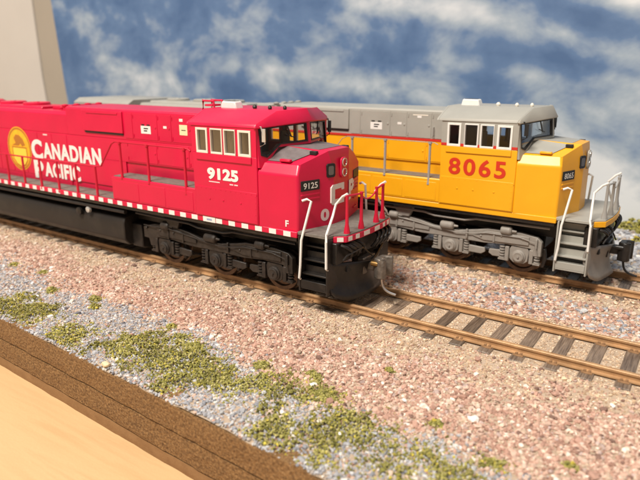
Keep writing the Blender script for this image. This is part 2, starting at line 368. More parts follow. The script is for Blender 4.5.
def stuff(name, label, cat, P, R, colors, m, flat=.75, lump=.28, fine=False):
    """P: n x 3 centres (mm), R: n radii, colors n x 3 (linear)"""
    v, f = octa() if fine else ico(); n = len(P); nv = len(v); nf = len(f)
    A = rng.normal(size=(n, 3, 3)); Q, _ = np.linalg.qr(A)
    sc = rng.uniform(.65, 1.25, (n, 1, 3))
    V = v[None]*(1+rng.uniform(-lump, lump, (n, nv, 1)))*sc
    V = np.einsum('nij,nkj->nki', Q, V); V[:, :, 2] *= flat
    V = (V*R[:, None, None]+P[:, None, :])*S
    F = (f[None]+(np.arange(n)*nv)[:, None, None]).reshape(-1)
    me = bpy.data.meshes.new(name); me.vertices.add(n*nv); me.vertices.foreach_set('co', V.reshape(-1).astype(np.float32))
    me.loops.add(len(F)); me.loops.foreach_set('vertex_index', F.astype(np.int32))
    me.polygons.add(n*nf); me.polygons.foreach_set('loop_start', (np.arange(n*nf)*3).astype(np.int32))
    me.update(calc_edges=True)
    a = me.attributes.new('stone_colour', 'FLOAT_COLOR', 'POINT')
    c = np.ones((n, nv, 4), np.float32); c[:, :, :3] = colors[:, None, :]; a.data.foreach_set('color', c.reshape(-1))
    me.materials.append(m); me.shade_flat()
    o = bpy.data.objects.new(name, me); COL.objects.link(o); tag(o, label, cat, kind='stuff'); return o
def attr_mat(name, rough, spec=.35, trans=0):
    m = bpy.data.materials.new(name); m.use_nodes = True; nt = m.node_tree; N = nt.nodes; b = N['Principled BSDF']
    a = N.new('ShaderNodeAttribute'); a.attribute_name = 'stone_colour'; tc = N.new('ShaderNodeTexCoord'); n = N.new('ShaderNodeTexNoise'); n.inputs['Scale'].default_value = 1500
    nt.links.new(tc.outputs['Object'], n.inputs['Vector']); mr = N.new('ShaderNodeMapRange'); mr.inputs[3].default_value = .7; mr.inputs[4].default_value = 1.3; nt.links.new(n.outputs['Fac'], mr.inputs[0])
    h = N.new('ShaderNodeMix'); h.data_type = 'RGBA'; h.blend_type = 'MULTIPLY'; h.inputs[0].default_value = 1
    nt.links.new(a.outputs['Color'], h.inputs[6]); nt.links.new(mr.outputs[0], h.inputs[7]); nt.links.new(h.outputs[2], b.inputs['Base Color'])
    b.inputs['Roughness'].default_value = rough; b.inputs['Specular IOR Level'].default_value = spec; return m
M['stone'] = attr_mat('crushed_stone', .75); M['turf'] = attr_mat('ground_foam', .95, .1)
PINK = np.array([(.53, .335, .255), (.46, .275, .21), (.60, .42, .33), (.38, .22, .165), (.70, .53, .42), (.58, .44, .33), (.82, .72, .62), (.22, .13, .10), (.50, .38, .34)])
PINKW = np.array([.2, .2, .18, .12, .1, .08, .035, .045, .04])
TAN = np.array([(.62, .46, .31), (.53, .37, .24), (.70, .54, .39), (.46, .32, .21), (.75, .62, .47), (.36, .25, .17)]); TANW = np.array([.25, .22, .22, .12, .12, .07])
GREY = np.array([(.36, .36, .38), (.43, .43, .45), (.28, .285, .31), (.53, .53, .53), (.19, .19, .21), (.68, .66, .61), (.40, .35, .31)]); GREYW = np.array([.25, .24, .17, .14, .07, .07, .06])
def pick(pal, wgt, n):
    c = pal[rng.choice(len(pal), n, p=wgt/wgt.sum())]; return c*rng.uniform(.85, 1.15, (n, 1))
def on_tie(x, y, t0, loc, rz):
    lx = x-loc[0]; ly = y-loc[1]; c, s = math.cos(rz), math.sin(rz); a = c*lx+s*ly; b = -s*lx+c*ly
    d = np.abs((a-t0+3.895) % 7.79-3.895)
    return ((d < 1.85) & (np.abs(b) < 13.2)) | (np.abs(np.abs(b)-8.77) < 1.3)
def scatter(n, x0, x1, y0, y1): return rng.uniform(x0, x1, n), rng.uniform(y0, y1, n)
def zone(x, y): return y+(vnoise(x, y, 14, 21)-.5)*10+(vnoise(x, y, 4, 22)-.5)*5   # jittered distance for ragged zone borders
def border(x): return np.interp(x, [-200, -144, -81, -27, 13, 60, 110], [-34, -36.5, -38.5, -43.7, -47.5, -48.5, -48])
turf_mask = lambda x, y: vnoise(x, y, 11, 41)*.55+vnoise(x, y, 4.5, 42)*.3+vnoise(x, y, 2, 43)*.15
def turf_band(x, y):
    c = np.interp(x, [-200, -110, -60, -20, 20, 48, 70, 110], [-56, -57, -56.5, -55.5, -57, -60, -66, -70])
    hw = np.interp(x, [-200, -110, -60, -20, 20, 48, 110], [5.5, 6, 7.5, 8, 9, 8, 5]); return np.abs(y-c)/hw
# foreground: pink ballast and grey gravel
x, y = scatter(96000, -230, 115, -76, -12.5)
k = y > edge_y(x)+.5; x, y = x[k], y[k]
k = ~on_tie(x, y, 5.42, (0, 0), 0); x, y = x[k], y[k]
zz = zone(x, y); bo = border(x); isg = zz+rng.normal(size=len(x))*2.2 < bo
sandy = (zz+rng.normal(size=len(x))*2.4 > -20-5*vnoise(x, y, 6, 9)) & ~isg
P = np.stack([x, y, height(x, y)], 1)
def emit(name, label, sel, pal, wgt, rlo, rhi, big, m=M['stone'], fine=False):
    n = int(sel.sum()); q = P[sel].copy()
    R = rlo*.9+(rhi*1.15-rlo*.9)*rng.random(n)**1.3; R[rng.random(n) < big] *= 1.6; q[:, 2] += R*rng.uniform(-.2, .5, n)
    c = pick(pal, wgt, n)
    return stuff(name, label, 'gravel', q, R, c, m, fine=fine)
emit('ballast', 'pink and salmon crushed stone ballast spread along the near side of the front track', ~isg & ~sandy, PINK, PINKW, .26, .52, .03)
emit('ballast', 'fine sandy tan ballast hugging the sleeper ends of the front track', sandy, np.concatenate([TAN, PINK]), np.concatenate([TANW*.8, PINKW*.35]), .16, .38, .015, fine=True)
emit('gravel', 'fine blue grey gravel between the pink ballast and the cut board edge', isg, np.concatenate([GREY, PINK]), np.concatenate([GREYW, PINKW*.12]), .2, .42, .03)
n_ = 150; bx_, by_ = scatter(n_, -200, 110, -64, -16); bx_ = bx_[by_ > edge_y(bx_)+2]; by_ = by_[by_ > edge_y(bx_)+2] if len(by_) == len(bx_) else by_[:len(bx_)]
by_ = np.maximum(by_, edge_y(bx_)+2); R_ = rng.uniform(.5, .95, len(bx_))
stuff('stones', 'pale whitish stones scattered over the pink ballast and grey gravel in front', 'gravel', np.stack([bx_, by_, height(bx_, by_)+R_*.45], 1), R_, pick(np.array([(.80, .72, .62), (.74, .60, .50), (.84, .80, .74), (.66, .50, .42)]), np.ones(4), len(bx_)), M['stone'])
# between the rails of the front track
x, y = scatter(20000, -60, 120, -12.9, 14); k = ~on_tie(x, y, 5.42, (0, 0), 0); x, y = x[k], y[k]
P = np.stack([x, y, height(x, y)], 1); emit('ballast', 'fine sandy tan ballast between the rails and sleepers of the front track', x > -1e9, TAN, TANW, .13, .28, .004, fine=True)
# between the two tracks
x, y = scatter(22000, -120, 125, 12, 60); k = (~on_tie(x, y, 5.42, (0, 0), 0)) & (~on_tie(x, y, 2.2, (UPX, UPY), UPA)) & (y < upc(x)-6); x, y = x[k], y[k]
P = np.stack([x, y, height(x, y)], 1); d = upc(x)-y; zz = zone(x, y)
sand = (d < 19) | (y < 17)
emit('ballast', 'pinkish ballast lying in the strip between the two tracks', ~sand, np.concatenate([PINK, GREY]), np.concatenate([PINKW, GREYW*.3]), .35, .72, .02)
emit('ballast', 'sandy tan ballast beside the sleepers facing the gap between the tracks', sand, np.concatenate([TAN, PINK]), np.concatenate([TANW, PINKW*.35]), .28, .55, .01, fine=True)
# far side of the yellow locomotive
x, y = scatter(16000, -90, 140, 50, 144); k = (~on_tie(x, y, 2.2, (UPX, UPY), UPA)) & (y > upc(x)-7); x, y = x[k], y[k]
P = np.stack([x, y, height(x, y)], 1); d = y-upc(x)
emit('ballast', 'tan and pink ballast under and just behind the yellow locomotive', d < 19, np.concatenate([TAN, PINK]), np.concatenate([TANW, PINKW*.6]), .35, .65, .01, fine=True)
emit('gravel', 'grey gravel behind the far track in front of the sky backdrop', d >= 19, GREY, GREYW, .5, 1.0, .03)
# turf
OL = np.array([(.31, .285, .08), (.38, .345, .11), (.23, .215, .06), (.46, .41, .17), (.14, .135, .04), (.56, .46, .08)]); OLW = np.array([.26, .24, .2, .15, .1, .05])
x, y = scatter(70000, -230, 100, -76, -42); k = (y > edge_y(x)+1.2); x, y = x[k], y[k]
mk = turf_mask(x, y)-.26*np.maximum(turf_band(x, y)-.5, 0)+np.interp(x, [-120, -100, -50, -30], [.04, .10, .10, .025]); k = mk+rng.normal(size=len(x))*.08 > .492; x, y, mk = x[k], y[k], mk[k]
q = np.stack([x, y, height(x, y)+rng.uniform(.1, 1, len(x))*np.clip((mk-.44)*6, .12, .9)+.15], 1)
if len(q) > 42000: s_ = rng.choice(len(q), 42000, replace=False); q = q[s_]; mk = mk[s_]
cc = pick(OL, OLW, len(q))*(.75+.6*vnoise(q[:, 0], q[:, 1], 5, 77))[:, None]
stuff('turf', 'olive green foam turf in ragged patches on the grey gravel by the board edge', 'turf', q, rng.uniform(.15, .36, len(q)), cc, M['turf'], 1, .45, True)
# scattered tufts on the pink ballast
cl = [(-80, -41, 1.6), (-76, -44, 1.3), (-118, -35, 1.5), (-135, -36, 1.4), (-30, -46.5, 2.0), (5, -42, 1.4), (-8, -45, 1.8), (20, -31, .9), (38, -45, 1.2), (52, -50, 1.4), (-45, -41, 1.2), (-100, -43, 1.6), (64, -44, .9), (12, -48, 1.9)]
q = []; 
for cx, cy, r in cl:
    n = int(90*r*r); a = rng.normal(size=(n, 2))*r*.55; q.append(np.stack([cx+a[:, 0]*1.3, cy+a[:, 1], height(cx+a[:, 0]*1.3, cy+a[:, 1])+rng.uniform(.2, 1.3, n)*np.exp(-(a**2).sum(1)/r/r)], 1))
q = np.concatenate(q); stuff('turf', 'small stray green tufts scattered over the pink ballast', 'turf', q, rng.uniform(.2, .4, len(q)), pick(OL, OLW, len(q)), M['turf'], 1, .45, True)
# scrub along the foot of the backdrop
x, y = scatter(9000, -60, 140, 122, 145); mk = vnoise(x, y, 13, 61)*.6+vnoise(x, y, 5, 62)*.4+.012*(y-136); k = mk > .47; x, y, mk = x[k], y[k], mk[k]
q = np.stack([x, y, height(x, y)+rng.uniform(0, 1, len(x))*np.clip((mk-.45)*26, .6, 5.5)], 1)
stuff('turf', 'olive scrub along the foot of the sky backdrop behind the far track', 'turf', q, rng.uniform(.5, .95, len(q)), pick(OL, OLW, len(q))*.95, M['turf'], 1, .45)
# the one larger cream stone lying on the cut edge
st = B(); v, f = ico(); V = v*(1+rng.uniform(-.3, .3, (12, 1)))*np.array([2.0, 1.1, .9])
st.add([(-41.5+a, -65.9+b, -5.2+c) for a, b, c in V], [tuple(map(int, q_)) for q_ in f]); o = st.build('stone', mat('cream_stone', (.72, .58, .38), .8, var=.2, scale=800, bump=.4), bevel=.15, smooth=.2)
tag(o, 'cream coloured stone larger than the rest, lying on the cork board edge', 'stone')

# ------------------------------------------------------------------ the locomotives
# local frame: x along the track with the nose towards +x, y = -18 the side facing the camera, z = 0 the rail head
def ring(b, poly_out, poly_in, y0, y1):
    """window frame: band between two xz polygons, from y0 to y1"""
    n = len(poly_out)
    vs = [(p[0], y, p[1]) for y in (y0, y1) for q in (poly_out, poly_in) for p in q]
    fs = []
    for i in range(n):
        j = (i+1) % n
        fs += [(i, j, n+j, n+i), (2*n+i, 3*n+i, 3*n+j, 2*n+j), (i, 2*n+i, 2*n+j, j), (n+i, n+j, 3*n+j, 3*n+i)]
    return b.add(vs, fs)
def rect(x0, x1, z0, z1): return [(x0, z0), (x1, z0), (x1, z1), (x0, z1)]
WX = [(-53.9, -49.3), (-48.0, -43.4), (-42.7, -38.3), (-37.2, -32.5)]      # cab side windows
WZ0, WZ1 = 41.5, 48.9

def wheel_mesh(m):
    return B().lathe((0, 0, 0), 'y', [(-1.25, .9), (-1.25, 2.0), (-.75, 2.3), (-.6, 4.7), (-1.2, 5.1), (-1.3, 6.15), (-1.15, 6.3), (1.0, 6.42), (1.15, 6.95), (1.3, 7.05), (1.6, 6.95), (1.65, 6.2), (1.65, .9)], 32).mesh('wheel', m, .5)
SF = [(-34, 12.7), (-28.5, 14.3), (-17, 14.5), (-12, 13.8), (-7, 12.6), (3, 12.2), (9, 13.3), (13, 14.2), (24, 14.4), (29.5, 13.6), (31, 12.2), (31, 7.4), (28.6, 7.2), (27.6, 9.6), (20, 9.9), (12, 9.2), (4, 9.3), (-4, 9.3), (-11, 9.2), (-20, 9.9), (-27, 9.7), (-28, 6.4), (-30.8, 6.2), (-31.6, 8.8), (-34, 8.9)]
def truck(L, xc, flip, K):
    f = -1 if flip else 1
    X = lambda a: xc+f*a
    b = B().box(xc-30, xc+30, -6, 6, 8, 13.5).box(xc-7, xc+7, -12, 12, 8.5, 12.5)
    T = b.build('truck', M['black'], L, .3)
    for s in (-1, 1):
        fr = B(); fr.prism([(X(a), z) for a, z in SF], 'y', s*12.4, s*14.3)
        # raised rim plate and cross webs cast on the frame
        fr.prism([(X(a), z) for a, z in [(-27, 13.4), (-17, 13.8), (-8, 12.0), (-8, 10.6), (-26, 10.6)]], 'y', s*14.2, s*14.7)
        fr.prism([(X(a), z) for a, z in [(13, 13.5), (27, 13.5), (27, 10.6), (12, 10.2), (8, 11.2)]], 'y', s*14.2, s*14.7)
        for a in (-21, -14, 6, 15.5, 29.4): fr.box(X(a)-.35, X(a)+.35, s*14.2, s*15.0, 10.0, 13.2)
        for a in (-32, -25, -18.5, 11, 18, 25): fr.lathe((X(a), s*14.5, 12.6 if abs(a) > 12 else 11.6), 'y', [(-s*.4, .45), (s*.45, .42), (s*.5, .2)], 8)
        o = fr.build('side_frame', K['truck'], T, .25)
        for i, a in enumerate((-24, 0, 24)):
            # bearing box, links and cap of one axle
            g = B(); g.prism([(X(a)-3.2, 8.4), (X(a)-2.6, 9.6), (X(a)+2.6, 9.6), (X(a)+3.2, 8.4), (X(a)+2.9, 5.0), (X(a)+1.7, 4.0), (X(a)-1.7, 4.0), (X(a)-2.9, 5.0)], 'y', s*12.3, s*14.0)
            g.prism([(X(a)+2.4, 5.0), (X(a)+11.0, 4.9), (X(a)+12.4, 5.8), (X(a)+12.2, 7.2), (X(a)+2.4, 7.6)] if a < 24 else [(X(a)-2.4, 5.0), (X(a)-9.0, 4.9), (X(a)-10.4, 5.8), (X(a)-10.2, 7.2), (X(a)-2.4, 7.6)], 'y', s*12.5, s*13.5)
            g.box(X(a)-4.6, X(a)-3.3, s*12.8, s*14.4, 4.2, 9.2); g.box(X(a)+3.3, X(a)+4.6, s*12.8, s*14.4, 4.4, 9.2)
            g.build('bearing_box', K['truck'], T, .2)
            B().lathe((X(a), s*14.0, 6.4), 'y', [(-s*.2, 2.2), (s*.4, 2.2), (s*.6, 1.8), (s*1.0, 1.75), (s*1.15, 1.4), (s*1.0, .9), (s*1.05, .4), (s*1.4, .35)], 20).build('bearing_cap', K['truck'], T)
            # coil spring beside the box
            for q in (-5.7, 5.7):
                if abs(a+q*f) > 31: continue
                sp = B()
                for r in range(5): sp.lathe((X(a)+q, s*13.3, 5.0+r*.95), 'z', [(-.3, .75), (-.18, 1.0), (.18, 1.0), (.3, .75)], 12)
                sp.box(X(a)+q-1.1, X(a)+q+1.1, s*12.3, s*14.2, 4.3, 4.8)
                sp.build('spring', K['truck'], T)
            wo = put('wheel', wheel_me, T, loc=(X(a), s*9.15, 6.3)); wo.rotation_euler = (0, 0, 0 if s < 0 else math.pi)
            # brake shoe and hanger behind the frame
            h = B().prism([(X(a)+6.6, 9.5), (X(a)+7.6, 9.5), (X(a)+8.2, 6.0), (X(a)+7.6, 3.2), (X(a)+6.6, 3.2), (X(a)+7.0, 6)], 'y', s*10.2, s*11.8); h.build('brake_shoe', M['truck_dark'], T, .15)
        for a, z, ln in ((-1.2, 13.6, 4.6), (-22, 14.6, 3.4), (19.5, 14.7, 3.4)):
            B().lathe((X(a), s*14.6, z), 'x', [(-ln/2, .6), (-ln/2, 1.25), (-ln/2+.5, 1.45), (ln/2-.5, 1.45), (ln/2, 1.1), (ln/2+.2, .5), (ln/2+1.6, .35)], 16).build('brake_cylinder', K['truck'], T)
        pts = [(X(-33), s*14.9, 13.6), (X(-20), s*15.1, 13.9), (X(-9), s*15.0, 12.7), (X(2), s*15.0, 11.6), (X(8), s*15.0, 12.1), (X(13), s*15.1, 13.0), (X(24), s*15.1, 13.1), (X(29), s*15.0, 11.9), (X(30), s*14.8, 7.6)]
        B().tube(pts, .17, 6).build('brake_pipe', K['truck'], T)
    for a in (-24, 0, 24): B().tube([(X(a), -8, 6.3), (X(a), 8, 6.3)], 1.3, 12).build('axle', M['wheel'], T)
    return T
wheel_me = wheel_mesh(M['wheel'])

def loco(name, label, loc, rz, K):
    L = thing(name, label, 'model locomotive', loc, rz)
    body, upper = K['body'], K['upper']
    XR = -288.                                           # rear end platform
    # ---- underframe
    B().box(XR+4, -8, -9, 9, 13, 20.0).build('underframe', M['black'], L, .3)
    B().box(XR+14, -17.4, -17.3, 17.3, 18.7, 20.0).build('frame_skirt', M['black'], L, .2)
    sill = B().box(XR+14, -17.0, -17.75, 17.75, 19.9, 21.65).build('side_sill', body, L, .2)
    for s in (-1, 1):
        x = -20.4
        refl = B().box(-1.28, 1.28, -.06, .06, 20.06, 21.5).mesh('reflector', M['white'])
        k = 0
        while x > XR+18 and K['reflect']:
            put('reflector', refl, sill, loc=(x, s*17.78, 0)); x -= 5.22; k += 1
    # ---- walkway decks and the raised boxes behind the cab
    B().box(XR+14, -97, -17.3, 17.3, 21.5, 21.95).build('walkway', M['walk'], L)
    rb = B(); rb.box(-97, -55.5, -17.72, 17.72, 21.75, 29.9)
    eb = rb.build('equipment_box', body, L, .35)
    B().box(-96.3, -56.2, -17.1, 17.1, 29.8, 30.15).build('raised_walkway', M['walk'], L)
    for s in (-1, 1):
        for x0, x1 in ((-95, -83), (-82, -70), (-69, -57.2)):
            B().box(x0, x1, s*17.6, s*17.82, 22.4, 28.6).build('access_cover', body, eb, .08)
    # ---- long hood: lower body, upper body, roof
    lower = B(); lower.box(-131, -55, -10.3, 10.3, 21.7, 34.0); lower.box(XR+22, -131, -10.6, 10.6, 21.7, 41.8)
    lower.box(-131, -55, -10.8, 10.8, 34.0, 41.8)
    lo = lower.build('hood', body, L, .12)
    B().prism([(-10.8, 41.8), (10.8, 41.8), (10.8, 51.7), (10.3, 52.3), (6, 52.4), (-6, 52.4), (-10.3, 52.3), (-10.8, 51.7)], 'x', -130, -55.2).build('upper_hood', upper, L, .25)
    ru = B().prism([(-10.6, 41.8), (10.6, 41.8), (10.6, 49.2), (9.6, 50.4), (-9.6, 50.4), (-10.6, 49.2)], 'x', XR+22, -130.05).build('upper_hood', upper, L, .25)
    # roof equipment on the rear hood
    B().prism([(-7, 50.3), (7, 50.3), (6.2, 51.4), (-6.2, 51.4)], 'x', -215, -152).build('roof_hatch', upper, L, .3)
    for x in (-166, -184, -202):
        B().lathe((x, 0, 51.3), 'z', [(0, 5.4), (.9, 5.4), (1.2, 5.0), (1.1, 4.4), (.8, 1.2), (1.3, 1.0), (1.4, .3)], 28).build('roof_fan', upper, L)
    B().box(-148, -138, -4.5, 4.5, 50.3, 51.8).build('exhaust_stack', K['stack'], L, .4)
    g = B()
    for yy in (-7.6, -2.5, 2.5, 7.6): g.lathe((-134.5, yy, 50.3), 'z', [(0, .9), (1.2, .8), (2.0, 1.3), (2.4, 1.2), (2.6, .3)], 12)
    g.tube([(-134.5, -7.6, 52.0), (-134.5, 7.6, 52.0)], .5, 8); g.tube([(-139, -6.5, 51.2), (-134.5, -7.2, 52.0), (-131.5, -6.5, 51.9)], .55, 8)
    g.build('lifting_lugs', upper, L)
    # flared radiator at the rear
    rad = B()
    rad.loft([[(XR+26, -10.6, 40), (XR+70, -10.6, 40), (XR+70, 10.6, 40), (XR+26, 10.6, 40)], [(XR+26, -17.5, 47), (XR+70, -17.5, 47), (XR+70, 17.5, 47), (XR+26, 17.5, 47)], [(XR+26, -17.5, 50), (XR+70, -17.5, 50), (XR+70, 17.5, 50), (XR+26, 17.5, 50)], [(XR+26, -14, 52), (XR+70, -14, 52), (XR+70, 14, 52), (XR+26, 14, 52)]])
    rad.build('radiator', upper, L, .25)
    for s in (-1, 1):
        # air intake panel; black strip added as the shade in the gap below it
        y = s*10.8
        B().box(-119.4, -96.8, y-.1*s, y+.55*s, 44.0, 51.5).build('intake_panel', upper, L, .15)
        B().box(-118.5, -97.0, y-.1*s, y+.30*s, 43.35, 44.05).build('intake_slot_shade', M['rubber'], L)
        ld = B().box(-116.5, -99.0, y+.5*s, y+.75*s, 50.4, 51.0); ld.build('intake_lip', upper, L, .08)
        # access doors and panels
        for x0, x1, z0, z1, m in ((-95.8, -91.9, 42.5, 51.2, upper), (-91.6, -79.3, 42.5, 51.2, upper), (-79.0, -72.6, 42.5, 51.2, upper), (-72.3, -63.1, 42.5, 51.2, upper), (-62.8, -57.5, 42.5, 51.2, upper),
                                  (-95.6, -80.4, 34.5, 41.5, body), (-80.1, -65.0, 34.5, 41.5, body), (-64.7, -57.4, 34.5, 41.5, body)):
            do = B().box(x0, x1, y-.05*s, y+.13*s, z0, z1).build('access_door', m, L, .06)
            if x1-x0 > 5:
                zm = (z0+z1)/2
                B().lathe((x1-.9, y+.1*s, zm), 'y', [(0, .42), (s*.14, .4), (s*.2, .25)], 10).build('latch', m, do)
                for zz_ in (z0+1.1, z1-1.1): B().box(x0+.15, x0+.45, y+.1*s, y+.3*s, zz_-.55, zz_+.55).build('hinge', m, do)
        x = -131.5
        while x > XR+75:
            d = B().box(x-9.6, x, s*10.55, s*10.74, 24.2, 41.5).build('engine_door', body, L, .06)
            if not (K['crest'] and s < 0): B().box(x-1.3, x-.6, s*10.7, s*10.95, 32, 33.2).build('door_latch', body, d)
            x -= 9.9
        B().box(-131, -97.2, s*10.55, s*10.72, 24.2, 41.5).build('engine_door', body, L, .06)
        B().tube([(-62, s*10.9, 43.5), (-62, s*11.7, 43.6), (-62, s*11.7, 46.4), (-62, s*10.9, 46.5)], .18, 6).build('grab_iron', K['rail'], L)
        if K['stripe']: B().box(-275, -56.0, s*10.78, s*11.02, 41.55, 42.35).build('red_stripe', M['stripe_red'], L)
    # ---- cab
    cw = B()
    for s in (-1, 1): cw.box(-56, -30.6, s*18, s*17.1, 21.65, WZ0)
    cw.box(-56, -55, -17.1, 17.1, 21.65, WZ0)
    cab = cw.build('cab', body, L, .2)
    cu = B()
    for s in (-1, 1):
        y0, y1 = s*18, s*17.1
        edges = [-56.0]+[e for w_ in WX for e in w_]+[-30.6]
        for i in range(0, len(edges), 2): cu.box(edges[i], edges[i+1], y0, y1, WZ0, WZ1)
        cu.box(-56, -30.6, y0, y1, WZ1, 50.0)
    cu.box(-56, -55, -17.1, 17.1, WZ0, 50.0)
    cu.build('cab_upper_wall', upper, L)
    for s in (-1, 1):
        B().box(-54.2, -32.4, s*17.9, s*18.35, 39.4, 41.4).build('window_ledge', body, cab, .12)
        B().box(-55.4, -30.9, s*17.9, s*18.13, 22.0, 31.2).build('side_panel', body, cab, .08)
        for x in (-49.5, -44, -37): B().lathe((x, s*18.1, 27.6), 'y', [(0, .35), (s*.15, .3), (s*.2, .1)], 8).build('bolt', body, cab)
        for i, (a, c) in enumerate(WX):
            t_ = .6 if i in (0, 3) else .36
            tl, tr = (t_, t_) if i in (0, 3) else (.14, t_) if i == 1 else (t_, .14)
            q = B(); ring(q, rect(a-.05, c+.05, WZ0-.05, WZ1+.05), rect(a+tl, c-tr, WZ0+(.65 if i in (0, 3) else .5), WZ1-t_), s*18.28, s*17.3)
            fo = q.build('window_frame', K['wframe'], cab, .06)
            B().box(a+tl-.05, c-tr+.05, s*17.75, s*17.65, WZ0+t_, WZ1-t_+.05).build('window_pane', M['glass'], fo)
        rv = B()
        for i in range(13): rv.lathe((-54.9+i*2.0, s*18.12, 30.7), 'y', [(0, .16), (s*.08, .14), (s*.11, .06)], 6)
        for i in range(5): rv.lathe((-31.4, s*18.12, 22.9+i*1.8), 'y', [(0, .16), (s*.08, .14), (s*.11, .06)], 6)
        rv.build('rivet_row', body, cab)
        if K['stripe']:
            st_ = B(); edges = [-56.0]+[e for w_ in WX for e in w_]+[-30.6]
            for i in range(0, len(edges), 2): st_.box(edges[i]+(.06 if i else 0), edges[i+1]-(.06 if i < 8 else 0), s*18.0, s*18.07, 41.55, 42.4)
            st_.build('red_stripe', M['stripe_red'], cab)
    # front wall of the cab: two panes in a shallow V
    def fp(a, z, s, push=0.):                             # a: 0 at the side edge, 1 on the centre line
        lean = (z-46)*-.10
        return (-30.6+6.0*a+lean+push, s*17.6*(1-a), z)
    OUT = [(0, 50.2), (1, 51.0), (1, 44.3), (.38, 44.0), (.10, 38.6), (0, 38.6)]
    INN = [(.045, 49.5), (.945, 50.3), (.945, 44.95), (.42, 44.7), (.15, 41.3), (.045, 42.0)]
    IN2 = [(.065, 49.2), (.925, 50.0), (.925, 45.25), (.43, 45.0), (.165, 41.9), (.065, 42.4)]
    for s in (-1, 1):
        for nm, o_, i_, p0, p1, m in (('windshield_wall', OUT, INN, 0, -.8, upper), ('windshield_gasket', INN, IN2, .18, -.6, M['rubber'])):
            n = 6; q = B(); vs = [fp(a, z, s, p) for p in (p0, p1) for pl in (o_, i_) for a, z in pl]; fs = []
            for i in range(n):
                j = (i+1) % n
                fs += [(i, j, n+j, n+i), (2*n+i, 3*n+i, 3*n+j, 2*n+j), (i, 2*n+i, 2*n+j, j), (n+i, n+j, 3*n+j, 3*n+i)]
            q.add(vs, fs).build(nm, m, cab)
        q = B(); vs = [fp(a, z, s, p) for p in (-.15, -.3) for a, z in IN2]; n = 6
        q.add(vs, [tuple(range(n)), tuple(range(2*n-1, n-1, -1))]+[(i, (i+1) % n, n+(i+1) % n, n+i) for i in range(n)]).build('windshield_pane', M['glass'], cab)
        # wiper, sun visor and side mirror
        q = B(); q.tube([fp(.55, 50.3, s, .5), fp(.58, 48.6, s, .45), fp(.62, 46.6, s, .35)], .22, 6); q.tube([fp(.52, 47.4, s, .4), fp(.68, 46.4, s, .4)], .16, 6)
        q.build('windshield_wiper', M['rubber'], cab)
        q = B(); q.tube([fp(.04, 50.0, s, .3), fp(.03, 50.2, s, 1.4), fp(.06, 45.4, s, 1.7), fp(.03, 44.6, s, .4)], .2, 6)
        a_, b_ = Vector(fp(.045, 49.6, s, 1.5)), Vector(fp(.06, 45.8, s, 1.7))
        q.box(a_.x-.15, a_.x+1.1, a_.y-.15, a_.y+.15, 45.9, 49.6)
        q.build('wind_deflector', K['deflector'] if s < 0 else M['rubber'], cab, .05)
    # interior
    B().box(-55, -30, -17, 17, 36.5, 37.2).build('cab_floor', M['dark'], L)
    B().box(-54.9, -54.4, -16.9, 16.9, 37.2, 49.5).build('cab_bulkhead', M['dark'], L)
    for s in (-1, 1):
        q = B().box(-43, -38, s*12.5-2.3, s*12.5+2.3, 40.2, 41.2); q.box(-44, -43, s*12.5-2.2, s*12.5+2.2, 40.6, 46.2); q.box(-43.9, -43.1, s*12.5-1.3, s*12.5+1.3, 46.2, 47.8); q.box(-41, -40, s*12.5-.6, s*12.5+.6, 37.2, 40.3)
        q.build('cab_seat', M['seat'], L, .4)
    B().prism([(-35.5, 37.2), (-31.6, 37.2), (-31.6, 41.6), (-33, 42.4), (-35.0, 41.2)], 'y', -15.0, -7.5).build('control_stand', M['dark'], L, .3)
    # cab roof with the brow over the windshield
    half = [(18.35, 49.5), (17.9, 50.3), (10.0, 53.9), (4.8, 54.0)]
    def sec(x, sc=1): return [(x, -a, z) for a, z in half]+[(x, a, z) for a, z in half[::-1]]
    r = B(); xf = [(-31.3, 18.2, 49.7), (-31.0, 17.6, 50.7), (-29.6, 9.9, 53.9), (-27.8, 4.8, 54.0)]
    front = [(x, -y, z) for x, y, z in xf]+[(x, y, z) for x, y, z in xf[::-1]]
    r.loft([sec(-57.2), front], cap=False)
    vs = sec(-57.2); r.add(vs, [tuple(range(8))])
    low = [(-30.7, 18.1, 49.4), (-29.7, 15.5, 49.6), (-26.4, 6.0, 50.2), (-24.4, 0, 50.6)]
    vtop = (-26.2, 0, 54.0)
    vs = front+[(x, -y, z) for x, y, z in low]+[(x, y, z) for x, y, z in low[-2::-1]]+[vtop]
    # brow faces: near half, middle, far half
    r.add(vs, [(0, 1, 8), (1, 2, 9, 8), (2, 3, 10, 9), (3, 15, 11, 10), (15, 4, 12, 11), (3, 4, 15), (4, 5, 13, 12), (5, 6, 14, 13), (6, 7, 14)])
    ro_ = r.build('cab_roof', upper, L, .18, 2, .22)
    mo = ro_.modifiers.new('thick', 'SOLIDIFY'); mo.thickness = .7*S; mo.offset = -1; ro_.modifiers.move(1, 0)
    # roof fittings
    B().prism([(-54.8, 53.7), (-48.0, 53.7), (-48.8, 56.0), (-54.2, 56.0)], 'y', -6.0, -2.6).build('air_conditioner', K['ac'], ro_, .35)
    B().box(-53.6, -49.4, -5.4, -3.2, 55.9, 56.1).build('air_conditioner_grille', M['rubber'], ro_)
    q = B()
    if K['reflect']: q.tube([(-63.4, -5, 52.2), (-63.2, -5, 55.9), (-58.6, -5, 55.9), (-58.2, -5, 52.2)], .4, 8); q.tube([(-63.4, -1, 52.2), (-63.2, -1, 55.9), (-58.6, -1, 55.9), (-58.2, -1, 52.2)], .4, 8); q.box(-62.6, -59.2, -5, -1, 54.2, 54.8)
    if K['reflect']: q.build('roof_bracket', K['bracket'], ro_, .1)
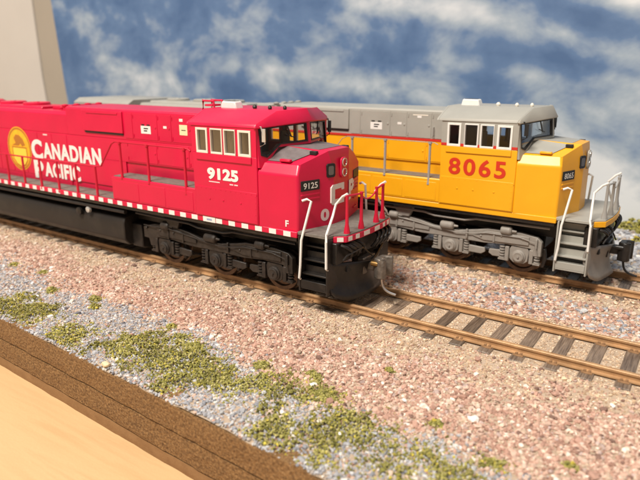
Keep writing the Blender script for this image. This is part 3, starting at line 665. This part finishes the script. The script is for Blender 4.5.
    for x, y, rr in ((-42.4, -4, .75), (-36.0, -4.6, .65), (-31.6, -3, .6)):
        B().lathe((x, y, 53.95), 'z', [(-.6, rr*.8), (.25, rr*.8), (.45, rr), (.9, rr*.85), (1.2, rr*.4), (1.25, .05)], 14).build('roof_antenna', K['dome'], ro_)
    # ---- nose
    def nsec(x, yw, z0): return None
    NB = [(-31, 16.4), (-17.4, 16.4), (-13.3, 4.6)]
    def plan(z): return [(-30.7, -17.85, z), (-17.4, -16.7, z), (-13.5, -4.2, z), (-13.5, 4.2, z), (-17.4, 16.7, z), (-30.7, 17.85, z)]
    top_in = [(-30.7, -15.9, 40.0), (-18.0, -14.9, 40.0), (-14.5, -5.6, 43.2), (-14.5, 5.6, 43.2), (-18.0, 14.9, 40.0), (-30.7, 15.9, 40.0)]
    q = B(); q.loft([plan(21.6), plan(37.3), top_in], cap=False)
    # sloping top: side slopes and the flat middle
    T0, T1, T2, T3, T4, T5 = top_in
    ridge = [(-31, -8.2, 44.3), (-31, 8.2, 44.3)]
    q.add([T0, T1, T2, ridge[0], ridge[1], T3, T4, T5], [(0, 1, 2, 3), (3, 2, 5, 4), (4, 5, 6, 7)])
    nose = q.build('nose', body, L, .5, 3, .22)
    def off(p, d): return (p[0], p[1], p[2]+d)
    def lerp(p, q_, t_): return tuple(a+(b-a)*t_ for a, b in zip(p, q_))
    R0, R1 = ridge
    # grey anti-glare panels on top (three facets), leaving a painted rim
    for pts in ([lerp(T0, R0, .14), lerp(lerp(T1, R0, .14), T0, .16), lerp(lerp(T2, R0, .17), T1, .12), R0], [R0, lerp(T2, R0, .17), lerp(T3, R1, .17), R1], [R1, lerp(lerp(T3, R1, .17), T4, .12), lerp(lerp(T4, R1, .14), T5, .16), lerp(T5, R1, .14)]):
        b_ = B(); lowp = [off(p, -.05) for p in pts]; hi = [off(p, .10) for p in pts]
        b_.add(lowp+hi, [(3, 2, 1, 0), (4, 5, 6, 7)]+[(i, (i+1) % 4, 4+(i+1) % 4, 4+i) for i in range(4)]); b_.build('anti_glare_panel', K['glare'], nose)
    B().box(-24.6, -21.0, -15.2, -13.9, 40.6, 41.35).build('nose_grab_iron', body, nose, .2)
    B().box(-18.6, -16.4, -9.0, -7.6, 42.2, 43.3).build('sand_filler', M['rubber'], nose, .15)
    B().box(-18.6, -16.4, 7.6, 9.0, 42.2, 43.3).build('sand_filler', M['rubber'], nose, .15)
    # nose door window, headlights, number boards
    fx = -13.5
    def rrect(y0, y1, z0, z1, r_, n=4):
        out = []
        for cy, cz, a0 in ((y1-r_, z1-r_, 0), (y0+r_, z1-r_, 90), (y0+r_, z0+r_, 180), (y1-r_, z0+r_, 270)):
            out += [(cy+r_*math.cos(math.radians(a0+90*i/n)), cz+r_*math.sin(math.radians(a0+90*i/n))) for i in range(n+1)]
        return out
    wa = Vector((-13.5, -4.2, 0)); wu = (wa-Vector((-17.4, -16.7, 0))).normalized(); wn = Vector((abs(wu.y), -abs(wu.x), 0)); wo_ = wa-wu*2.7
    def on_facet(y0, y1, z0, z1, r_, d0, d1):
        pts = [wo_+wu*a+Vector((0, 0, z)) for a, z in rrect(y0, y1, z0, z1, r_)]; n = len(pts)
        return B().add([p+wn*d for d in (d0, d1) for p in pts], [tuple(range(n)), tuple(range(2*n-1, n-1, -1))]+[(i, (i+1) % n, n+(i+1) % n, n+i) for i in range(n)])
    dw = on_facet(0, 3.2, 35.7, 39.7, .7, -.2, .22).build('door_window', M['rubber'], nose, .05)
    on_facet(.65, 2.55, 36.4, 39.0, .5, .1, .26).build('window_pane', M['tint'], dw)
    hb = B().prism(rrect(-.9, 2.4, 34.9, 40.9, 1.2), 'x', fx, fx+.55).build('headlight_housing', K['hl'], nose, .12)
    for z in (36.5, 39.4): B().lathe((fx+.5, .75, z), 'x', [(0, 1.25), (.3, 1.25), (.32, 1.0), (.05, .9), (-.05, .2)], 20).build('headlight', M['lens'], nose)
    for s in (-1, 1):
        # number board lying on the angled facet
        a_ = Vector((-17.4, s*16.7, 0)); b_ = Vector((-13.5, s*4.2, 0)); u = (b_-a_).normalized(); n_ = Vector((u.y*-s*-1, u.x*s*-1*-1, 0)); n_ = Vector((abs(u.y), s*abs(u.x), 0)).normalized()
        P0 = a_+u*1.2; w_ = 6.6
        pts = [P0+Vector((0, 0, 32.8)), P0+u*w_+Vector((0, 0, 32.8)), P0+u*w_+Vector((0, 0, 35.7)), P0+Vector((0, 0, 35.7))]
        q = B(); q.add([p+n_*t_ for t_ in (-.1, .22) for p in pts], [(0, 1, 2, 3), (7, 6, 5, 4)]+[(i, (i+1) % 4, 4+(i+1) % 4, 4+i) for i in range(4)])
        nb = q.build('number_board', M['rubber'], nose, .1)
        if s < 0:
            text('number_print', K['num'], P0+u*.8+n_*.24+Vector((0, 0, 33.35)), u, (0, 0, 1), w_-1.6, 1.75, M['white'], nb, .015, .03)
        # louvre grooves below the board and a vertical grab iron
        for z in (31.4, 30.2):
            pts = [P0+Vector((0, 0, z)), P0+u*w_+Vector((0, 0, z)), P0+u*w_+Vector((0, 0, z+.5)), P0+Vector((0, 0, z+.5))]
            q = B(); q.add([p+n_*t_ for t_ in (-.1, .2) for p in pts], [(0, 1, 2, 3), (7, 6, 5, 4)]+[(i, (i+1) % 4, 4+(i+1) % 4, 4+i) for i in range(4)]); q.build('nose_rib', body, nose, .1)
        for yy in ():
            B().tube([(-13.8, yy, 40.6), (-12.6, yy, 40.4), (-12.6, yy, 26.4), (-13.8, yy, 26.2)], .25, 6).build('grab_iron', K['rail'], nose)
    for z in (24, 27, 30, 33):
        B().tube([(-15.6, 9.0, z), (-14.7, 9.3, z), (-15.9, 13.2, z), (-16.9, 12.8, z)], .2, 6).build('grab_iron', K['rail'], nose)
    # ---- front platform, steps, handrails
    def platform(xo, f):
        X = lambda a: xo+f*a
        pl = [(X(-17.2), -17.3), (X(-7.0), -17.3), (X(-6.6), -14.6), (X(-3.9), -12.4), (X(-3.1), -6), (X(-2.9), 0), (X(-3.1), 6), (X(-3.9), 12.4), (X(-6.6), 14.6), (X(-7.0), 17.3), (X(-17.2), 17.3)]
        deck = B().prism([(x, y) for x, y in pl], 'z', 20.9, 21.75).build('front_deck', M['walk'] if not K['stripe'] else K['deck'], L, .1)
        band = [(-7.0, -14.9), (-6.5, -14.9), (-3.7, -12.7), (-2.9, -6.1), (-2.7, 0), (-2.9, 6.1), (-3.7, 12.7), (-6.5, 14.9), (-7.0, 14.9)]
        inner = [(-7.0, -14.0), (-6.8, -14.0), (-4.3, -12.0), (-3.5, -6), (-3.3, 0), (-3.5, 6), (-4.3, 12.0), (-6.8, 14.0), (-7.0, 14.0)]
        q = B(); n = len(band)
        vs = [(X(a), y, z) for z in (19.6, 21.3) for pl_ in (band, inner) for a, y in pl_]; fs = []
        for i in range(n-1):
            j = i+1; fs += [(i, j, 2*n+j, 2*n+i), (n+i, 3*n+i, 3*n+j, n+j), (i, n+i, n+j, j), (2*n+i, 2*n+j, 3*n+j, 3*n+i)]
        fs += [(0, 2*n, 3*n, n), (n-1, 2*n-1, 4*n-1, 3*n-1)]
        bd_ = q.add(vs, fs).build('end_sill', body, L, .1)
        if K['reflect']:
            for i in range(n-1):
                a_ = Vector((X(band[i][0]), band[i][1], 0)); b_ = Vector((X(band[i+1][0]), band[i+1][1], 0)); ln = (b_-a_).length
                if ln < 1.5: continue
                u = (b_-a_)/ln; nn = Vector((u.y, -u.x, 0)); nn = nn if nn.x*f > 0 else -nn
                kk = max(1, round(ln/4.4)); st_ = ln/kk
                for j in range(kk):
                    c0 = a_+u*(st_*j+st_*.25); c1 = a_+u*(st_*j+st_*.75)
                    pts = [c0+Vector((0, 0, 19.85)), c1+Vector((0, 0, 19.85)), c1+Vector((0, 0, 21.1)), c0+Vector((0, 0, 21.1))]
                    q = B(); q.add([p+nn*t_ for t_ in (-.05, .08) for p in pts], [(0, 1, 2, 3), (7, 6, 5, 4)]+[(m_, (m_+1) % 4, 4+(m_+1) % 4, 4+m_) for m_ in range(4)]); q.build('reflector', M['white'], bd_)
        # step wells
        for s in (-1, 1):
            sw = B()
            for xx in (-16.5, -7.2):
                sw.prism([(X(xx), s*17.9), (X(xx+.55), s*17.9), (X(xx+.55), s*11.5), (X(xx), s*11.5)], 'z', 4.6, 20.85)
            sw.box(X(-16), X(-7), s*12.6, s*11.8, 5, 20.85)
            stp = sw.build('step_well', K['steps'], L, .15)
            for z, yo in ((17.2, 15.2), (13.4, 16.2), (9.4, 17.0), (5.4, 17.7)):
                B().box(X(-15.9), X(-7.25), s*yo, s*12.5, z, z+.55).build('step', K['steps'], stp, .12)
                B().box(X(-15.9), X(-7.25), s*(yo-1.9), s*(yo-2.5), z+.5, z+2.5).build('riser', K['steps'], stp, .08)
            B().box(X(-15.9), X(-7.25), s*17.75, s*17.2, 5.9, 8.0).build('riser', K['steps'], stp, .1)
            h1 = [(X(-16.4), s*15.9, 30.4), (X(-15.2), s*15.2, 30.9), (X(-13.9), s*15.0, 30.4), (X(-14.9), s*17.7, 21.6), (X(-15.2), s*18.1, 19.8), (X(-15.4), s*18.4, 12.6), (X(-15.9), s*18.3, 8.6), (X(-16.0), s*17.6, 8.1)]
            B().tube(h1, .36, 8).build('step_handrail', M['white'], L)
            h2 = [(X(-4.6), s*11.0, 32.9), (X(-6.2), s*11.0, 31.9), (X(-8.2), s*11.2, 29.6), (X(-8.1), s*13.0, 26.6), (X(-7.4), s*17.2, 22.3), (X(-7.0), s*18.0, 20.4), (X(-6.9), s*18.1, 12.8), (X(-6.9), s*17.5, 12.2)]
            B().tube(h2, .36, 8).build('step_handrail', M['white'], L)
        # end railing posts and chain
        for y in (-11.0, -4.2, 4.6, 9.6):
            xx = -4.7 if abs(y) > 6 else -4.1
            q = B(); q.tube([(X(xx), y, 21.7), (X(xx), y, 22.6), (X(xx), y, 24.4), (X(xx), y, 31.6), (X(xx), y, 32.4)], [.95, .85, .5, .42, .55], 10); q.build('railing_post', K['rail'], L)
        B().tube([(X(-4.7), -11, 32.3), (X(-4.2), -4.2, 31.9)], .3, 6).build('end_railing', K['rail'], L)
        B().tube(bez((X(-4.2), -4.2, 31.6), (X(-4.2), -2, 29.2), (X(-4.2), 2, 29.2), (X(-4.2), 4.6, 31.6)), .22, 6).build('safety_chain', K['rail'], L)
        B().tube([(X(-4.1), 4.6, 31.9), (X(-4.7), 9.6, 32.3)], .3, 6).build('end_railing', K['rail'], L)
        # snow plough
        q = B(); ny, nz = 20, 8; vs = []
        for j in range(ny+1):
            yy = -16.4+32.8*j/ny; a = abs(yy)/16.4
            zt = 11.6+2.3*a; zb = 1.1+2.6*max(0, a-.55)**1.4*4+.7*(1-a)**3
            if a > .96: zb += .8
            for i in range(nz+1):
                t_ = i/nz; z = zb+(zt-zb)*t_
                vs.append((X(-2.5-4.6*a**1.15-1.3*math.sin(math.pi*t_)+.7*(1-t_)-.3), yy, z))
        fs = [(j*(nz+1)+i, (j+1)*(nz+1)+i, (j+1)*(nz+1)+i+1, j*(nz+1)+i+1) for j in range(ny) for i in range(nz)]
        pw = q.add(vs, fs).build('snow_plough', K['plow'], L)
        so = pw.modifiers.new('thick', 'SOLIDIFY'); so.thickness = .6*S; so.offset = -f*1.0
        for s in (-1, 1):
            B().prism(rrect(s*9-1.3, s*9+1.3, 10.0, 11.8, .4), 'x', X(-6.6), X(-4.9)).build('plough_slot', M['rubber'], pw)
        B().box(X(-9), X(-5.2), -15.5, 15.5, 13.4, 19.6).build('pilot', K['pilot'], L, .3)
        # coupler
        cp = B().box(X(-6.5), X(-.4), -1.5, 1.5, 8.6, 11.2).box(X(-5.6), X(-3.4), -3.4, 3.4, 7.6, 12.6).build('coupler', K['coup'], L, .3)
        kn = [(-.9, -2.0), (.8, -2.9), (2.3, -2.6), (2.9, -1.4), (2.2, -.6), (1.6, -1.0), (1.0, -.4), (1.2, 1.2), (3.0, 1.9), (3.2, 2.7), (1.4, 3.1), (-.6, 2.2)]
        B().prism([(X(a), y) for a, y in kn], 'z', 6.8, 12.9).build('knuckle', K['coup'], cp, .35)
        B().lathe((X(1.7), -1.9, 12.8), 'z', [(0, .9), (.25, .85), (.3, .5), (.05, .4)], 14).build('knuckle_pin', K['coup'], cp)
        B().lathe((X(-.6), -2.2, 11.2), 'x', [(-.9, .5), (-.9, .8), (1.3, .8), (1.3, .5)], 12).build('knuckle_spring', K['brass'], cp)
        B().tube([(X(.9), -.6, 9.5), (X(1.0), -.7, 6.5)]+bez((X(1.0), -.7, 6.5), (X(1.2), -.8, 3.6), (X(2.2), -.3, 2.4), (X(5.3), 0.4, 1.9), 10), .36, 8).build('trip_pin', K['pin'], cp)
        # air and multiple unit hoses
        for y0, y1, z1 in ((-13.4, -10.8, 14.6), (-11.6, -8.0, 14.8), (-9.8, -6.6, 14.2), (-6.2, -3.6, 14.4), (13.0, 10.5, 14.6), (10.8, 8.0, 14.4), (8.0, 5.5, 14.3), (5.2, 3.2, 14.5)):
            B().tube(bez((X(-5.0), y0, 18.7), (X(-2.6), y0, 18.4), (X(-2.4), y1, 16.8), (X(-4.2), y1+(.8 if y1 < 0 else -.8), z1)), .48, 8).build('air_hose', K['hose'], L)
        B().tube([(X(-3.4), -15.0, 15.0), (X(-2.9), -13.8, 16.2), (X(-2.4), -6, 16.8), (X(-1.9), -1.5, 13.4)], .26, 6).build('uncoupling_lever', K['hose'], L)
    platform(0, 1)
    # rear end platform (plain, beyond the picture)
    B().box(XR+2, XR+14.2, -17.3, 17.3, 19.9, 21.75).build('rear_deck', K['deck'], L, .15)
    B().box(XR, XR+2.4, -15, 15, 3, 19.9).build('rear_pilot', K['plow'], L, .3)
    B().box(XR-6, XR+1, -1.6, 1.6, 8.4, 11.6).build('rear_coupler', K['coup'], L, .3)
    for s in (-1, 1):
        for y in (5, 11): B().tube([(XR+3.2, s*y, 21.7), (XR+3.2, s*y, 32)], .5, 8).build('railing_post', K['rail'], L)
    # ---- side handrails
    for s in (-1, 1):
        y = s*17.45
        xs_ = [-106.0]
        while xs_[-1] > XR+20: xs_.append(xs_[-1]-11.6)
        for x in xs_: B().tube([(x, y, 20.6), (x, y, 22.2), (x, y, 32.5)], [.62, .48, .44], 8).build('handrail_post', K['rail'], L)
        for x, zb in ((-91.2, 29.6), (-77.4, 29.2), (-60.2, 27.6)):
            B().tube([(x, y, zb), (x, y, zb+1.2), (x, y, 41.4), (x, y, 41.45), (x, y, 42.2)], [.62, .45, .45, .68, .68], 8).build('handrail_post', K['rail'], L)
        B().tube([(xs_[-1], y, 32.5)]+[(-106, y, 32.5), (-102.5, y, 32.9), (-95.5, y, 41.2), (-93.5, y, 42.1), (-58.6, y, 42.0), (-57.4, y, 41.4)], .3 if not K['stripe'] else .14, 6).build('handrail', K['rail'], L)
    # ---- tank, pipes, trucks
    tk = B().prism([(-15.6, 12.6), (-14.8, 14.6), (-11, 15.6), (11, 15.6), (14.8, 14.6), (15.6, 12.6), (15.6, 6.4), (13.6, 4.2), (-13.6, 4.2), (-15.6, 6.4)], 'x', -199, -95.5).build('fuel_tank', K['tank'], L, .4)
    B().prism([(-12, 12.2), (12, 12.2), (12, 3.6), (9, 2.8), (-9, 2.8), (-12, 3.6)], 'x', -96, -90.4).build('tank_end', M['black'], L, .4)
    for s in (-1, 1):
        B().tube([(-205, s*16.2, 17.3), (-93, s*16.2, 17.3)], .75, 10).build('air_pipe', K['tank'], L)
        B().lathe((-120, s*15.9, 14.2), 'y', [(0, 1.5), (s*.8, 1.5), (s*.9, 1.1), (s*1.0, .3)], 16).build('fuel_filler', M['black'], L)
        B().lathe((-114, s*16.0, 15.6), 'y', [(0, 1.2), (s*.9, 1.1), (s*1.1, .4)], 14).build('fuel_gauge', M['lens'], L)
        B().prism([(-75.5, 19), (-66.5, 19), (-68.3, 14.6), (-72.3, 14.6)], 'y', s*13.0, s*15.0).build('frame_bracket', K['truck'], L, .2)
        B().tube([(-88, s*15.6, 17.6), (-62, s*15.6, 17.4), (-58, s*15.6, 16.6), (-47, s*15.6, 16.5), (-43, s*15.6, 17.4), (-19, s*15.6, 17.5)], .4, 6).build('air_pipe', K['tank'], L)
    truck(L, -52.3, False, K); truck(L, -244.0, True, K)
    return L, nose, cab

KR = dict(deflector=M['lens'], body=M['red'], upper=M['red'], rail=M['red_rail'], truck=M['truck_dark'], tank=M['tank_dark'], wframe=M['frame_cream'], glare=M['anti_glare'], steps=M['black'], plow=M['black'], pilot=M['black'],
          coup=M['coupler'], pin=M['steel'], brass=M['brass'], hose=M['black'], reflect=True, stripe=False, crest=True, num='9125', deck=M['walk'], stack=M['red'], ac=M['white'], bracket=M['red'], dome=M['truck_dark'], hl=M['red'])
KY = dict(deflector=M['rubber'], body=M['yellow'], upper=M['grey'], rail=M['grey_rail'], truck=M['truck_grey'], tank=M['truck_grey'], wframe=M['white'], glare=M['grey'], steps=M['grey'], plow=M['truck_grey'], pilot=M['black'],
          coup=M['black'], pin=M['black'], brass=M['black'], hose=M['black'], reflect=False, stripe=True, crest=False, num='8065', deck=M['grey'], stack=M['grey'], ac=M['white'], bracket=M['grey'], dome=M['frame_cream'], hl=M['grey'])
red, rnose, rcab = loco('diesel_locomotive', 'red model diesel locomotive numbered 9125 on the front track', (0, 0, 0), 0, KR)
yel, ynose, ycab = loco('diesel_locomotive', 'yellow and grey model diesel locomotive numbered 8065 on the far track', (UPX, UPY, UPZ), UPA, KY)

# ---- lettering and emblems
EX, EZ = (1, 0, 0), (0, 0, 1)
text('cab_number', '9125', (-49.9, -18.02, 33.75), EX, EZ, 12.1, 3.4, M['white'], rcab, .03, heavy=.16, spacing=1.05)
B().box(-49.6, -45.2, -18.0, -18.05, 32.8, 33.1).build('small_print', M['pink_white'], rcab)
for xa, xb in ((-41.2, -39.8), (-39.4, -38.0)): B().box(xa, xb, -18.0, -18.05, 32.6, 32.95).build('small_print', M['pink_white'], rcab)
text('cab_number', '8065', (-52.8, -18.02, 32.2), EX, EZ, 19.1, 5.5, M['num_red'], ycab, .015, heavy=.1, spacing=1.22)
text('front_letter', 'F', (-21.4, -17.1, 22.6), (1, .086, 0), EZ, 1.1, 1.9, M['white'], rnose, .03)
hy = -10.76
text('road_name', 'C', (-156.0, hy, 30.7), EX, EZ, 7.3, 7.8, M['white'], red, .03, heavy=.24)
text('road_name', 'ANADIAN', (-147.8, hy, 31.5), EX, EZ, 36.7, 6.1, M['white'], red, .025, heavy=.2, spacing=1.12)
text('road_name', 'P', (-155.6, hy, 22.9), EX, EZ, 6.2, 7.1, M['white'], red, .03, heavy=.24)
text('road_name', 'ACIFIC', (-148.2, hy, 24.0), EX, EZ, 23.2, 5.8, M['white'], red, .025, heavy=.2, spacing=1.12)
# golden oval crest: rim, field, shield and the animal above it
def ell(cx, cz, a, c, n=40): return [(cx+a*math.cos(2*math.pi*i/n), cz+c*math.sin(2*math.pi*i/n)) for i in range(n)]
cr = B().prism(ell(-165.2, 34.0, 8.6, 9.0), 'y', hy, hy-.05).build('crest', M['gold'], red)
q = B(); n = 40; o_, i_ = ell(-165.2, 34.0, 8.3, 8.7), ell(-165.2, 34.0, 7.5, 7.9); ring(q, o_, i_, hy-.04, hy-.1); q.build('crest_rim', M['gold_dark'], cr)
q = B().prism([(-170.4, 34.6), (-160.0, 34.6), (-160.0, 29.6), (-162.2, 27.4), (-165.2, 26.4), (-168.2, 27.4), (-170.4, 29.6)], 'y', hy-.04, hy-.09); 
sh = q.build('crest_shield', M['gold_light'], cr)
q = B(); ring(q, [(-170.6, 34.8), (-159.8, 34.8), (-159.8, 29.4), (-162.0, 27.1), (-165.2, 26.1), (-168.4, 27.1), (-170.6, 29.4)], [(-170.1, 34.3), (-160.3, 34.3), (-160.3, 29.7), (-162.4, 27.7), (-165.2, 26.8), (-168.0, 27.7), (-170.1, 29.7)], hy-.04, hy-.13); q.build('shield_outline', M['gold_dark'], cr)
q = B().prism([(-170.6, 35.2), (-167.5, 36.2), (-168.6, 38.2), (-166.8, 39.8), (-164.2, 39.6), (-161.8, 38.0), (-160.6, 35.6), (-163, 35.0), (-164.0, 36.2), (-165.5, 35.2)], 'y', hy-.04, hy-.1); q.build('crest_animal', M['gold_dark'], cr)
# nose lettering
B().prism([(1.5, 33.4), (-4.6, 33.4), (-5.4, 32.6), (-5.4, 28.2), (-4.6, 27.4), (1.5, 27.4), (1.5, 29.5), (.1, 29.5), (.1, 28.9), (-3.5, 28.9), (-3.5, 31.9), (.1, 31.9), (.1, 31.3), (1.5, 31.3)], 'x', -14.0, -13.42).build('nose_letter', M['white'], rnose)
uf = (Vector((-17.4, 16.7, 0))-Vector((-13.5, 4.2, 0))).normalized()
text('nose_letter', 'P', Vector((-13.5, 4.2, 27.6))+Vector((abs(uf.y), abs(uf.x), 0))*.05, uf, EZ, 6.0, 5.8, M['white'], rnose, .03, heavy=.3)
un = (Vector((-13.5, -4.2, 0))-Vector((-17.4, -16.7, 0))).normalized(); nn = Vector((abs(un.y), -abs(un.x), 0))
text('nose_print', '0', Vector((-17.4, -16.7, 23.2))+un*8.2+nn*.03, un, EZ, 3.2, 3.6, M['pink_white'], rnose, .05)
B().box(-53.2, -48.0, -17.8, -17.88, 20.0, 21.6).build('sill_sticker', M['white'], red)
B().box(-51.6, -49.4, -17.87, -17.91, 20.5, 21.1).build('sill_print', mat('blue_print', (.30, .38, .55), .5), red)
# warning and data stickers
def sticker(par, x0, x1, z0, z1, y, m, lines=()):
    s_ = B().box(x0, x1, y, y-.05, z0, z1).build('sticker', m, par)
    for a, b_, c, d in lines: B().box(x0+(x1-x0)*a, x0+(x1-x0)*b_, y-.04, y-.09, z0+(z1-z0)*c, z0+(z1-z0)*d).build('sticker_print', M['rubber'], s_)
hy2 = -10.93
for par in (red, yel):
    sticker(par, -87.4, -82.5, 44.6, 47.2, hy2, M['white'], ((.3, .75, .6, .75), (.3, .65, .3, .45)))
    for dx in (-86.3, -83.6): sticker(par, dx-.7, dx+.7, 47.3, 47.75, hy2, M['rubber'])
    sticker(par, -76.2, -74.6, 46.8, 47.6, hy2, M['white']); sticker(par, -68.5, -66.9, 49.4, 50.3, hy2, M['white'])
sticker(red, -68.6, -65.0, 45.1, 48.4, hy2, M['cream'], ((.25, .8, .45, .52),))
sticker(yel, -70.2, -64.4, 50.2, 50.6, hy2, M['frame_cream'])
sticker(red, -146.8, -144.0, 40.6, 41.1, hy, M['pink_white'])
